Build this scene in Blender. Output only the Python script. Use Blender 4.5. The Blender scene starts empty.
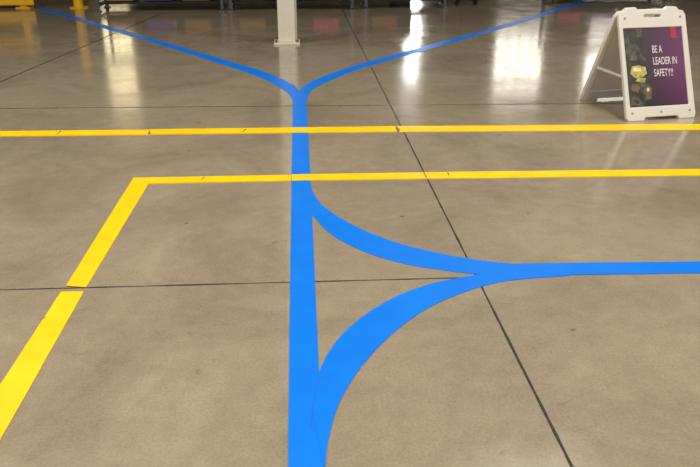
import bpy, bmesh, math, random
from mathutils import Vector, Matrix
random.seed(4)
S=bpy.context.scene
S.view_settings.view_transform='Standard'
F=740.0; H=1.6; HOR=-90.0
TH=math.atan((233.5-HOR)/F); CT,ST=math.cos(TH),math.sin(TH)
YAW=math.atan2(55.0,F/CT)     # camera turned to the right of the hall axis
def rot(x,y):
    return (x*math.cos(YAW)+y*math.sin(YAW), -x*math.sin(YAW)+y*math.cos(YAW))
def G(u,v):
    """Photogrammetric survey: true floor-plane position (metres) of a point measured in the photo."""
    z=F*H/((v-HOR)*CT)
    return rot((u-350)*z/F,(z-H*ST)/CT)

def srgb(r,g,b):
    f=lambda c:(c/255/12.92 if c/255<=.04045 else ((c/255+.055)/1.055)**2.4)
    return (f(r),f(g),f(b),1)
def mat(name,col,rough=.5,metal=0,var=0.06,scale=8,emit=None,bump=0,spec=.5):
    m=bpy.data.materials.new(name); m.use_nodes=True
    nt=m.node_tree; b=nt.nodes['Principled BSDF']
    b.inputs['Roughness'].default_value=rough; b.inputs['Metallic'].default_value=metal
    b.inputs['Specular IOR Level'].default_value=spec
    tc=nt.nodes.new('ShaderNodeTexCoord')
    n=nt.nodes.new('ShaderNodeTexNoise'); n.inputs['Scale'].default_value=scale; n.inputs['Detail'].default_value=5
    nt.links.new(tc.outputs['Object'],n.inputs['Vector'])
    r=nt.nodes.new('ShaderNodeValToRGB')
    r.color_ramp.elements[0].position=.3; r.color_ramp.elements[1].position=.7
    r.color_ramp.elements[0].color=tuple(c*(1-var) for c in col[:3])+(1,)
    r.color_ramp.elements[1].color=tuple(min(1,c*(1+var)) for c in col[:3])+(1,)
    nt.links.new(n.outputs['Fac'],r.inputs['Fac']); nt.links.new(r.outputs['Color'],b.inputs['Base Color'])
    if emit:
        b.inputs['Emission Color'].default_value=emit[0]; b.inputs['Emission Strength'].default_value=emit[1]
    if bump:
        bp=nt.nodes.new('ShaderNodeBump'); bp.inputs['Strength'].default_value=bump; bp.inputs['Distance'].default_value=.002
        nt.links.new(n.outputs['Fac'],bp.inputs['Height']); nt.links.new(bp.outputs['Normal'],b.inputs['Normal'])
    return m
def link(o,parent=None):
    S.collection.objects.link(o)
    if parent: o.parent=parent
    return o
def empty(name,loc=(0,0,0),rz=0):
    e=bpy.data.objects.new(name,None); e.location=loc; e.rotation_euler=(0,0,rz); e.empty_display_size=.2
    return link(e)
def obj(name,bm,m,parent=None):
    me=bpy.data.meshes.new(name); bm.normal_update(); bm.to_mesh(me); bm.free()
    if m: me.materials.append(m)
    return link(bpy.data.objects.new(name,me),parent)
def addbox(bm,c,s,bev=0,M=None):
    r=bmesh.ops.create_cube(bm,size=1)
    vs=r['verts']
    bmesh.ops.scale(bm,vec=s,verts=vs); bmesh.ops.translate(bm,vec=c,verts=vs)
    if bev:
        es=list({e for v in vs for e in v.link_edges})
        bmesh.ops.bevel(bm,geom=es,offset=bev,segments=2,affect='EDGES',profile=.5)
def box(name,c,s,m,parent=None,bev=0):
    bm=bmesh.new(); addbox(bm,c,s,bev); return obj(name,bm,m,parent)
def addcyl(bm,c,r1,r2,h,seg=24,M=None):
    mm=Matrix.Translation(c)
    if M: mm=mm@M
    bmesh.ops.create_cone(bm,cap_ends=True,segments=seg,radius1=r1,radius2=r2,depth=h,matrix=mm)

# ---------------- FLOOR ----------------
fm=bpy.data.materials.new('polished_concrete'); fm.use_nodes=True
nt=fm.node_tree; N=nt.nodes; L=nt.links; b=N['Principled BSDF']
tc=N.new('ShaderNodeTexCoord')
def noise(sc,det=6,rough=.6,dist=0):
    n=N.new('ShaderNodeTexNoise'); n.inputs['Scale'].default_value=sc; n.inputs['Detail'].default_value=det
    n.inputs['Roughness'].default_value=rough; n.inputs['Distortion'].default_value=dist
    L.new(tc.outputs['Object'],n.inputs['Vector']); return n
def ramp(src,stops):
    r=N.new('ShaderNodeValToRGB'); e=r.color_ramp.elements
    e[0].position,e[0].color=stops[0]; e[1].position,e[1].color=stops[-1]
    for p,c in stops[1:-1]:
        x=e.new(p); x.color=c
    L.new(src,r.inputs['Fac']); return r
def mix(a,bb,fac,mode='MULTIPLY'):
    m=N.new('ShaderNodeMix'); m.data_type='RGBA'; m.blend_type=mode
    L.new(a,m.inputs[6]); L.new(bb,m.inputs[7])
    if isinstance(fac,(int,float)): m.inputs[0].default_value=fac
    else: L.new(fac,m.inputs[0])
    return m
n1=noise(.9,9,.66,.9); c1=ramp(n1.outputs['Fac'],[(.3,srgb(144,132,113)),(.5,srgb(161,149,129)),(.7,srgb(174,162,141))])
n2=noise(9,8,.7,.3); c2=ramp(n2.outputs['Fac'],[(.3,(.84,.84,.84,1)),(.65,(1,1,1,1))])
n3=noise(90,3,.6); c3=ramp(n3.outputs['Fac'],[(.3,(.82,.82,.82,1)),(.6,(1,1,1,1))])
n4=noise(5.5,3,.5,1.2); c4=ramp(n4.outputs['Fac'],[(.24,(.66,.6,.53,1)),(.32,(1,1,1,1))])
v=N.new('ShaderNodeTexVoronoi'); v.inputs['Scale'].default_value=2.4; L.new(tc.outputs['Object'],v.inputs['Vector'])
c5=ramp(v.outputs['Distance'],[(.018,(.45,.4,.35,1)),(.04,(1,1,1,1))])
m=mix(c1.outputs[0],c2.outputs[0],1); m=mix(m.outputs[2],c3.outputs[0],1); m=mix(m.outputs[2],c4.outputs[0],.6); m=mix(m.outputs[2],c5.outputs[0],.8)
L.new(m.outputs[2],b.inputs['Base Color'])
rr=ramp(noise(2.5,6,.65).outputs['Fac'],[(.3,(.09,.09,.09,1)),(.7,(.19,.19,.19,1))]); L.new(rr.outputs[0],b.inputs['Roughness'])
bp=N.new('ShaderNodeBump'); bp.inputs['Strength'].default_value=.16; bp.inputs['Distance'].default_value=.003
L.new(noise(6,4).outputs['Fac'],bp.inputs['Height']); L.new(bp.outputs[0],b.inputs['Normal'])
b.inputs['Specular IOR Level'].default_value=.7
XL,XR,YB,YF,ZC=-14,18,-8,30,7.0
floor=box('floor',((XL+XR)/2,(YB+YF)/2,-.1),(XR-XL,YF-YB,.2),fm)

jm=mat('joint_filler',srgb(48,42,36),.7,var=.25,scale=20)
def strip(name,p,q,w,m,parent,z0=0,z1=.0012,jag=0):
    p=Vector(p);q=Vector(q);d=(q-p);Ln=d.length;d/=Ln;n=Vector((-d.y,d.x))
    bm=bmesh.new(); k=max(1,int(Ln/.08)) if jag else 1
    lo=[];hi=[]
    for i in range(k+1):
        c=p+d*Ln*i/k; w1=w*(1+jag*random.uniform(-1,1))
        lo.append(bm.verts.new((*(c-n*w1/2),z1))); hi.append(bm.verts.new((*(c+n*w1/2),z1)))
    for i in range(k): bm.faces.new((lo[i],lo[i+1],hi[i+1],hi[i]))
    return obj(name,bm,m,parent)
def extend(a,b,ta,tb):
    a=Vector(a);b=Vector(b); return a+(b-a)*ta,a+(b-a)*tb
a,c=extend(G(345,15),G(572,467),-.9,1.25); strip('floor_joint_1',a,c,.010,jm,floor,jag=.3)
a,c=extend(G(0,290),G(475,277.5),-1,3); strip('floor_joint_2',a,c,.009,jm,floor,jag=.4)
a,c=extend(G(0,108.5),G(600,103.5),-.6,1.8); strip('floor_joint_3',a,c,.012,jm,floor,jag=.3)
a,c=extend(G(0,82),G(120,31),-.4,1.6); strip('floor_joint_4',a,c,.018,jm,floor,jag=.3)

# ---------------- TAPE ----------------
blue=mat('blue_tape_vinyl',srgb(0,122,238),.38,var=.06,scale=5,bump=.05,spec=.3)
yel=mat('yellow_tape_vinyl',srgb(252,208,0),.42,var=.08,scale=6,bump=.05,spec=.3)
def cr(pts,n=8):
    P=[Vector(p) for p in pts]
    if len(P)<3: return P
    out=[]
    for i in range(len(P)-1):
        p0=P[i-1] if i>0 else 2*P[0]-P[1]; p1=P[i];p2=P[i+1]
        p3=P[i+2] if i+2<len(P) else 2*P[-1]-P[-2]
        for k in range(n):
            t=k/n
            out.append(.5*((2*p1)+(-p0+p2)*t+(2*p0-5*p1+4*p2-p3)*t*t+(-p0+3*p1-3*p2+p3)*t**3))
    out.append(P[-1]); return out
def resample(pl,n):
    d=[0]
    for i in range(1,len(pl)): d.append(d[-1]+(pl[i]-pl[i-1]).length)
    out=[];j=0
    for k in range(n+1):
        t=d[-1]*k/n
        while j<len(pl)-2 and d[j+1]<t: j+=1
        s=(t-d[j])/max(1e-9,d[j+1]-d[j]); out.append(pl[j].lerp(pl[j+1],min(1,max(0,s))))
    return out
def tape(name,A,B,m,parent,z,n=60):
    A=resample(cr([G(*p) for p in A]),n);B=resample(cr([G(*p) for p in B]),n)
    bm=bmesh.new()
    J=lambda p:(p.x+random.uniform(-.0008,.0008),p.y+random.uniform(-.0008,.0008))
    va=[bm.verts.new((*J(p),z)) for p in A]; vb=[bm.verts.new((*J(p),z)) for p in B]
    for i in range(n): bm.faces.new((va[i],va[i+1],vb[i+1],vb[i]))
    for vs in (va,vb):
        lo=[bm.verts.new((v.co.x,v.co.y,0.0002)) for v in vs]
        for i in range(n): bm.faces.new((vs[i],vs[i+1],lo[i+1],lo[i]))
    bmesh.ops.recalc_face_normals(bm,faces=bm.faces)
    return obj(name,bm,m,parent)
bt=empty('blue_floor_tape')
tape('stem',[(293,94),(291.5,180),(288,467),(287.5,540)],[(306,94),(310.5,180),(319.5,380),(324,467),(327,540)],blue,bt,.0020)
tape('branch_back_left',[(40,7.5),(62,13),(140,35),(220,58.5),(262,71),(286,81),(297,88),(304,98)],[(40,10),(60,15.7),(138,38.4),(216,62.5),(255,75.5),(279,87),(289,94),(293,101)],blue,bt,.0022)
tape('branch_back_right',[(620,-7),(585,0),(500,25.5),(420,47.5),(360,64),(322,77),(303,87),(296,96)],[(625,-5),(590,2),(503,28.2),(422,51.3),(362,68.5),(327,82),(311,91),(306.5,101)],blue,bt,.0024)
tape('curve_upper',[(309,178),(312,190),(322,205),(347,222),(382,238),(425,250.5),(475,260),(520,264.5),(570,265)],[(300,186),(306,203),(314,217),(332,235),(362,251),(400,263),(440,270),(480,274.5),(540,275)],blue,bt,.0026)
tape('curve_lower',[(312,410),(319,374),(334,345),(360,319),(395,297.5),(432,284),(475,275.5),(520,270),(570,268)],[(325,470),(329,438),(340,402),(360,369),(386,340),(421,312.5),(460,294),(505,281.5),(570,276)],blue,bt,.0032)
tape('run_right',[(520,264),(700,262),(900,260)],[(520,276),(700,273.5),(900,270.5)],blue,bt,.0036)
seam=mat('blue_tape_overlap_edge',srgb(0,108,222),.45)
def edge(name,pts,wd,z):
    P=resample(cr([G(*p) for p in pts]),24); bm=bmesh.new(); a=[];c=[]
    for i,p in enumerate(P):
        d=(P[min(i+1,24)]-P[max(i-1,0)]).normalized(); n=Vector((-d.y,d.x))*wd/2
        a.append(bm.verts.new((*(p+n),z))); c.append(bm.verts.new((*(p-n),z)))
    for i in range(24): bm.faces.new((a[i],a[i+1],c[i+1],c[i]))
    obj(name,bm,seam,bt)
edge('overlap_edge_1',[(319,374),(314,400),(311,430)],.002,.0038)
edge('overlap_edge_2',[(475,275.5),(520,270),(560,268.3)],.004,.0040)
y1=empty('yellow_floor_tape')
tape('segment_1',[(-90,132.5),(150,130)],[(-90,137.5),(150,135)],yel,y1,.0044,16)
tape('segment_2',[(150.5,129.7),(395,126.6)],[(148,134.7),(397,132)],yel,y1,.0044,16)
tape('segment_3',[(396,126.6),(900,123)],[(399,132.2),(900,128.6)],yel,y1,.0044,16)
y2=empty('yellow_floor_tape')
tape('segment_back_1',[(133,178.3),(291,175.3)],[(138,184.2),(291,181)],yel,y2,.0044,16)
tape('segment_back_2',[(291.5,175),(447,172.6)],[(291.5,181),(450,178.8)],yel,y2,.0046,16)
tape('segment_back_3',[(447.5,172.4),(900,167.3)],[(449,178.8),(900,173.5)],yel,y2,.0044,16)
tape('segment_side_1',[(133,179),(66,286.5)],[(149,183.5),(86,288)],yel,y2,.0042,16)
tape('segment_side_2',[(61,292.5),(0,386),(-60,478)],[(84,292),(0,441),(-40,511)],yel,y2,.0042,16)
scuff=mat('tape_scuff',srgb(120,104,50),.7,var=.3,scale=30)
def splice(u,v0,v1,du,parent,n,wd=1.3):
    bm=bmesh.new()
    p=[G(u,v0),G(u+wd,v0),G(u+du+wd,v1),G(u+du,v1)]
    bm.faces.new([bm.verts.new((*q,.0049)) for q in p]); obj('splice_%d'%n,bm,scuff,parent)
splice(245,129.6,132.5,-3,y1,1); splice(60,131.6,135,-4,y1,2); splice(396,127,131.6,3,y1,3)
splice(447,173,176,1,y2,1); splice(423,173.3,178.5,3,y2,2); splice(204,177.5,180,-3,y2,3)
splice(45,318,320,-5,y2,4,2)

# ---------------- A-FRAME SIGN ----------------
plast=mat('white_plastic',srgb(224,222,216),.4,var=.03,scale=4)
boss_mat=mat('shadow_recess_plastic',srgb(150,148,142),.6)  # plain grey plastic for the moulded bosses
A=Vector(G(626.5,121.5)); Wd=.635
ang=-YAW+math.radians(13)
mid=A+Vector((math.cos(ang),math.sin(ang)))*Wd/2
sign=empty('a_frame_safety_sign',(mid.x,mid.y,0),ang)
SP=.76; HT=.85; SL=math.hypot(SP/2,HT); tilt=math.atan2(SP/2,HT)
def rr_pts(x0,y0,x1,y1,r,k=6):
    o=[]
    for cx,cy,a0 in ((x1-r,y0+r,-90),(x1-r,y1-r,0),(x0+r,y1-r,90),(x0+r,y0+r,180)):
        for i in range(k+1):
            a=math.radians(a0+90*i/k); o.append((cx+r*math.cos(a),cy+r*math.sin(a)))
    return o
def curveplate(name,loops,th,bev,m,parent,M):
    cu=bpy.data.curves.new(name,'CURVE'); cu.dimensions='2D'; cu.fill_mode='BOTH'
    cu.extrude=th/2-bev; cu.bevel_depth=bev; cu.bevel_resolution=2
    for lp in loops:
        s=cu.splines.new('POLY'); s.points.add(len(lp)-1)
        for i,p in enumerate(lp): s.points[i].co=(p[0],p[1],0,1)
        s.use_cyclic_u=True
    t=bpy.data.objects.new('tmp',cu); S.collection.objects.link(t)
    bpy.context.view_layer.update()
    me=bpy.data.meshes.new_from_object(t.evaluated_get(bpy.context.evaluated_depsgraph_get()))
    bpy.data.objects.remove(t); me.name=name
    me.materials.clear(); me.materials.append(m)
    o=bpy.data.objects.new(name,me); link(o,parent); o.matrix_local=M; return o
w=Wd/2
top=SL
def panel_outline():
    o=[(-w,.03),(-w+.012,0),(-w+.15,0),(-w+.165,.028),(w-.165,.028),(w-.15,0),(w-.012,0),(w,.03)]
    o+=[(w-.012,top-.07),(w-.03,top-.035),(w-.07,top-.03),(w-.085,top-.005),(w-.17,top),(w-.185,top-.022),
        (-w+.185,top-.022),(-w+.17,top),(-w+.085,top-.005),(-w+.07,top-.03),(-w+.03,top-.035),(-w+.012,top-.07)]
    return o
PX0,PX1,PY0,PY1=-w+.036,w-.05,.11,.765
handle=rr_pts(-.085,top-.085,.085,top-.05,.016)
def panelM(front):
    if front:
        return Matrix.Rotation(math.pi/2-tilt,4,'X')
    return Matrix.Translation((0,SP,0))@Matrix.Rotation(math.pi,4,'Z')@Matrix.Rotation(math.pi/2-tilt,4,'X')
for nm,fr in (('front',True),('rear',False)):
    M=panelM(fr)
    inner=rr_pts(PX0-.006,PY0-.006,PX1+.006,PY1+.006,.012)
    curveplate(nm+'_panel_frame',[panel_outline(),handle,inner],.036,.006,plast,sign,M)
    curveplate(nm+'_panel_back',[rr_pts(PX0-.012,PY0-.012,PX1+.012,PY1+.012,.012)],.012,.001,plast,sign,M@Matrix.Translation((0,0,-.004)))
M=panelM(True)
bm=bmesh.new()
for x in (-w+.12,w-.12):
    addcyl(bm,(x,SP/2,HT-.015),.018,.018,.09,20,Matrix.Rotation(math.pi/2,4,'Y'))
obj('hinge_knuckles',bm,plast,sign)
bm=bmesh.new()
for x in (-w+.03,w-.03): addbox(bm,(x,SP/2,.33),(.012,SP-.29,.022),.002)
obj('spreader_bars',bm,plast,sign)
bm=bmesh.new()
for x,y in ((-w+.05,.06),(w-.05,.06),(0,.06),(-w+.06,top-.085),(w-.06,top-.085)):
    addcyl(bm,(x,y,.019),.011,.009,.006,16)
o=obj('moulded_bosses',bm,boss_mat,sign); o.matrix_local=M
pm=bpy.data.materials.new('poster_print'); pm.use_nodes=True
nt=pm.node_tree;N=nt.nodes;L=nt.links;b=N['Principled BSDF'];b.inputs['Roughness'].default_value=.35
tc=N.new('ShaderNodeTexCoord'); sx=N.new('ShaderNodeSeparateXYZ'); L.new(tc.outputs['Generated'],sx.inputs[0])
r1=ramp(sx.outputs[0],[(0,srgb(26,18,30)),(.42,srgb(64,28,68)),(1,srgb(112,52,108))])
r2=ramp(sx.outputs[1],[(0,(.5,.5,.55,1)),(.5,(1,1,1,1)),(1,(.75,.7,.8,1))])
mm=mix(r1.outputs[0],r2.outputs[0],1); L.new(mm.outputs[2],b.inputs['Base Color'])
bm=bmesh.new(); vs=[bm.verts.new(p) for p in ((PX0,PY0,.006),(PX1,PY0,.006),(PX1,PY1,.006),(PX0,PY1,.006))]; bm.faces.new(vs)
o=obj('poster',bm,pm,sign); o.matrix_local=M
ph=bpy.data.materials.new('poster_photo_print'); ph.use_nodes=True
nt=ph.node_tree;N=nt.nodes;L=nt.links;b=N['Principled BSDF'];b.inputs['Roughness'].default_value=.35
tc=N.new('ShaderNodeTexCoord')
v=N.new('ShaderNodeTexNoise'); v.inputs['Scale'].default_value=11; v.inputs['Detail'].default_value=3; L.new(tc.outputs['Object'],v.inputs[0])
cr_=ramp(v.outputs['Fac'],[(.4,srgb(22,22,22)),(.52,srgb(44,46,38)),(.62,srgb(90,90,66)),(.7,srgb(36,30,30))])
L.new(cr_.outputs[0],b.inputs['Base Color'])
xs=PX0+(PX1-PX0)*.42
bm=bmesh.new(); vs=[bm.verts.new(p) for p in ((PX0+.004,PY0+.004,.0075),(xs,PY0+.004,.0075),(xs-.05,PY1-.004,.0075),(PX0+.004,PY1-.004,.0075))]; bm.faces.new(vs)
o=obj('poster_photo',bm,ph,sign); o.matrix_local=M
ylp=mat('print_olive_yellow',srgb(186,178,96),.4,var=.4,scale=30); orp=mat('print_brown',srgb(112,86,58),.4,var=.35,scale=25)
gold=mat('print_pale',srgb(232,226,164),.4,var=.2,scale=20)
def polys(name,lst,m,z):
    bm=bmesh.new()
    for lp in lst: bm.faces.new([bm.verts.new((PX0+a*(PX1-PX0),PY0+b_*(PY1-PY0),z)) for a,b_ in lp])
    o=obj(name,bm,m,sign); o.matrix_local=M
polys('poster_print_gold_piece',[[(.06,.43),(.14,.37),(.26,.38),(.34,.42),(.33,.50),(.22,.53),(.1,.52)],[(.14,.33),(.28,.31),(.32,.36),(.18,.375)]],ylp,.0082)
polys('poster_print_bronze_piece',[[(.05,.22),(.16,.18),(.22,.25),(.16,.30),(.07,.29)],[(.28,.08),(.38,.1),(.4,.24),(.33,.29)],[(.08,.6),(.18,.59),(.21,.64),(.13,.67)]],orp,.0083)
polys('poster_print_highlight',[[(.12,.455),(.24,.45),(.25,.495),(.13,.505)],[(.31,.2),(.35,.19),(.36,.24),(.32,.24)]],gold,.0085)
redp=mat('print_red',srgb(180,40,70),.4)
polys('poster_red_tab',[[(.80,.86),(.90,.86),(.90,1.0),(.80,1.0)]],redp,.0085)
txm=mat('print_white',srgb(240,236,240),.4)
fc=bpy.data.curves.new('t','FONT'); fc.body='BE A\nLEADER IN\nSAFETY!!'; fc.size=.088; fc.space_line=1.12; fc.offset=.0002
t=bpy.data.objects.new('t',fc); S.collection.objects.link(t); bpy.context.view_layer.update()
me=bpy.data.meshes.new_from_object(t.evaluated_get(bpy.context.evaluated_depsgraph_get())); bpy.data.objects.remove(t)
tw=max(v.co.x for v in me.vertices); me.materials.clear(); me.materials.append(txm)
o=bpy.data.objects.new('poster_lettering',me); link(o,sign)
o.matrix_local=M@Matrix.Translation((PX0+.46*(PX1-PX0),PY0+.68*(PY1-PY0),.009))@Matrix.Diagonal((.41*(PX1-PX0)/tw,1,1,1))

# ---------------- STEEL COLUMN ----------------
wp=mat('white_painted_steel',srgb(222,218,206),.4,var=.03)
bolt=mat('galvanised_bolt',srgb(120,116,108),.4,metal=.7)
def column(x,y,wd=.24):
    e=empty('steel_column',(x,y,0))
    bm=bmesh.new()
    addbox(bm,(0,0,.0125),(wd+.1,wd+.1,.025),.003); obj('base_plate',bm,wp,e)
    bm=bmesh.new(); hh=ZC-.04
    addbox(bm,(0,-wd/2+.008,hh/2+.02),(wd*.92,.018,hh-.02),.002); addbox(bm,(0,wd/2-.008,hh/2+.02),(wd*.92,.018,hh-.02),.002)
    addbox(bm,(0,0,hh/2+.02),(.014,wd-.03,hh-.02)); obj('h_beam',bm,wp,e)
    bm=bmesh.new(); addbox(bm,(wd*.47,0,1.3),(.05,.07,2.5),.004); obj('conduit_box',bm,wp,e)
    bm=bmesh.new()
    for i in (-1,1):
        for j in (-1,1):
            addcyl(bm,(i*(wd/2+.02),j*(wd/2+.02),.04),.014,.014,.03,6)
    obj('anchor_bolts',bm,bolt,e)
cx,cy=G(287,44); column(cx,cy+.1,.235)

# ---------------- BACKGROUND ----------------
grey=mat('grey_steel',srgb(92,94,96),.45,metal=.3); dark=mat('dark_steel',srgb(30,30,34),.5)
yp=mat('safety_yellow_paint',srgb(240,190,10),.4); lam=mat('bench_laminate',srgb(150,146,138),.4)
pur=mat('purple_tote_plastic',srgb(92,48,130),.45); pink=mat('pink_tote_plastic',srgb(190,70,110),.45)
card=mat('cardboard',srgb(150,112,70),.8); wood=mat('pallet_wood',srgb(156,124,84),.8,var=.2)
def bollard(u,v):
    x,y=G(u,v); bm=bmesh.new()
    addcyl(bm,(0,0,.55),.085,.085,1.1); addcyl(bm,(0,0,1.12),.085,.03,.05); addcyl(bm,(0,0,.01),.16,.16,.02)
    o=obj('safety_bollard',bm,yp); o.location=(x,y,0)
bollard(79,8)
x,y=G(-4,8)
e=empty('guard_rail',(x-.9,y,0))
bm=bmesh.new()
for xx in (-1.4,0,1.4): addbox(bm,(xx,0,.4),(.12,.12,.78),.01); addbox(bm,(xx,0,.01),(.24,.24,.02))
obj('posts',bm,yp,e)
bm=bmesh.new()
for zz in (.16,.62):
    for q in (-.07,0,.07): addbox(bm,(0,-.08,zz+q),(3.2,.04,.075),.01)
obj('rails',bm,yp,e)
def bench(x,y,L_=2.2):
    e=empty('workbench',(x,y,0))
    bm=bmesh.new(); addbox(bm,(0,0,.9),(L_,.75,.045),.005); obj('top',bm,lam,e)
    bm=bmesh.new()
    for i in (-1,1):
        for j in (-1,1):
            addbox(bm,(i*(L_/2-.05),j*.32,.46),(.05,.05,.86)); addbox(bm,(i*(L_/2-.05),j*.32,.01),(.1,.1,.02))
        addbox(bm,(i*(L_/2-.05),0,.1),(.04,.6,.04))
    addbox(bm,(0,.3,.1),(L_-.1,.04,.04)); obj('legs',bm,grey,e)
    bm=bmesh.new(); addbox(bm,(0,0,.14),(L_-.15,.6,.025)); obj('lower_shelf',bm,dark,e)
    for k in range(int((L_-.3)//.62)):
        xx=-L_/2+.4+k*.65; m_=random.choice([pur,pink,card,dark])
        bm=bmesh.new(); addbox(bm,(xx,0,.26),(.45,.4,.2),.01); addbox(bm,(xx,0,.37),(.48,.43,.02)); obj('tote_%d'%(k+1),bm,m_,e)
def rack(x,y,L_=2.6):
    e=empty('pallet_rack',(x,y,0))
    bm=bmesh.new()
    for i in (-1,1):
        for j in (-1,1): addbox(bm,(i*L_/2,j*.5,1.9),(.09,.08,3.8)); addbox(bm,(i*L_/2,j*.5,.01),(.16,.14,.02))
        for k in range(4): addbox(bm,(i*L_/2,0,.5+k*.9),(.03,1.0,.04))
    obj('uprights',bm,dark,e)
    bm=bmesh.new()
    for z in (.25,1.7,3.1):
        for j in (-1,1): addbox(bm,(0,j*.5,z),(L_,.05,.11))
    obj('beams',bm,mat('rack_orange',srgb(200,92,30),.5),e)
    bm=bmesh.new()
    for z in (.32,1.77,3.17): addbox(bm,(0,0,z),(L_-.05,.95,.03))
    obj('decks',bm,wood,e)
    for zi,z in enumerate((.335,1.785)):
        for k in range(2):
            h=random.uniform(.5,.95); m_=random.choice([card,pur,card,dark])
            bm=bmesh.new(); addbox(bm,(-.62+k*1.24,0,z+h/2),(1.0,.8,h),.01); obj('carton_%d_%d'%(zi,k),bm,m_,e)
yb=13.7
bench(-2.35,yb); bench(-.1,yb)
bench(1.9,yb+.1,1.5); bench(5.8,yb+.6)
rack(-9.0,16.4); rack(11.0,16.6)
def chair(x,y,rz=.4):
    e=empty('office_chair',(x,y,0),rz)
    bm=bmesh.new()
    for k in range(5):
        a=k*2*math.pi/5; r=bmesh.ops.create_cube(bm,size=1,matrix=Matrix.Rotation(a,4,'Z')@Matrix.Translation((.16,0,.09))@Matrix.Diagonal((.3,.045,.03,1)))
        addcyl(bm,(.3*math.cos(a),.3*math.sin(a),.035),.032,.032,.04,16,Matrix.Rotation(math.pi/2,4,'X'))
    addcyl(bm,(0,0,.26),.03,.025,.34); obj('star_base',bm,dark,e)
    bm=bmesh.new(); addbox(bm,(0,0,.46),(.48,.46,.08),.03); obj('seat',bm,dark,e)
    bm=bmesh.new(); addbox(bm,(0,.22,.82),(.42,.06,.5),.025); addbox(bm,(0,.24,.55),(.06,.03,.25)); obj('backrest',bm,dark,e)
x,y=G(462,4); chair(x,y)
# grey drum-style waste bin beside the benches
x,y=G(368,2); bm=bmesh.new()
addcyl(bm,(0,0,.36),.2,.26,.72); addcyl(bm,(0,0,.74),.275,.275,.04); addcyl(bm,(0,0,.79),.26,.12,.07)
o=obj('waste_bin',bm,grey); o.location=(x+.6,y-.1,0)

# ---------------- HALL SHELL ----------------
wl=mat('painted_wall',srgb(128,116,94),.8,var=.04,scale=1); cl=mat('ceiling_deck',srgb(116,108,92),.85)
box('wall_back',((XL+XR)/2,YF+.1,ZC/2),(XR-XL+.4,.2,ZC),wl)
box('wall_front',((XL+XR)/2,YB-.1,ZC/2),(XR-XL+.4,.2,ZC),wl)
box('wall_left',(XL-.1,(YB+YF)/2,ZC/2),(.2,YF-YB,ZC),wl)
box('wall_right',(XR+.1,(YB+YF)/2,ZC/2),(.2,YF-YB,ZC),wl)
box('ceiling',((XL+XR)/2,(YB+YF)/2,ZC+.1),(XR-XL+.4,YF-YB+.4,.2),cl)
def reflection_window(n,x,z,wd,ht,st,col,bars=(-1,0,1)):  # unseen glowing windows, added and sized to give the floor its bright reflections
    e=empty('window_%d'%n,(x,YF-.02,z))
    g=mat('window_glow_%d'%n,(.8,.8,.8,1),.2,emit=(col,st))
    box('glass',(0,0,0),(wd,.02,ht),g,e)
    bm=bmesh.new()
    for s in (-1,1):
        addbox(bm,(s*wd/2,-.02,0),(.08,.08,ht+.08)); addbox(bm,(0,-.02,s*ht/2),(wd+.08,.08,.08))
    for k in bars: addbox(bm,(k*wd/4,-.02,0),(.05,.05,ht))
    addbox(bm,(0,-.02,0),(wd,.05,.05))
    obj('frame',bm,wp,e)
reflection_window(1,4.5,2.7,.6,3.0,26,(1,.98,.94,1),(0,))
reflection_window(2,8.9,4.2,2.0,2.2,4.2,(1,.94,.8,1))
reflection_window(3,-7.0,3.8,1.1,3.6,3,(1,.84,.5,1))
reflection_window(4,13.2,4.4,3.0,2.4,5,(1,.94,.82,1))
for yy in (-5,-1,3,7.5):
    for xx in (-9,-3,3,9):
        e=empty('high_bay_light',(xx,yy,ZC-.75))
        bm=bmesh.new(); addbox(bm,(0,0,.06),(1.3,.5,.08),.01)
        for s in (-1,1): addcyl(bm,(s*.5,0,.41),.006,.006,.62,8)
        obj('housing',bm,wp,e)
        ld=bpy.data.lights.new('lamp','AREA'); ld.shape='RECTANGLE'; ld.size=1.2; ld.size_y=.42; ld.energy=148; ld.color=(1,.93,.83)
        lo=bpy.data.objects.new('lamp',ld); link(lo,e); lo.location=(0,0,.01)
wd=bpy.data.worlds.new('World'); S.world=wd; wd.use_nodes=True
wd.node_tree.nodes['Background'].inputs[0].default_value=(.9,.92,1,1); wd.node_tree.nodes['Background'].inputs[1].default_value=.3

# ---------------- CAMERA ----------------
cd=bpy.data.cameras.new('camera'); cd.sensor_width=36; cd.lens=F/700*36; cd.clip_end=200
co=bpy.data.objects.new('camera',cd); link(co); co.location=(0,0,H)
co.rotation_euler=(math.pi/2-TH,0,-YAW)
S.camera=co
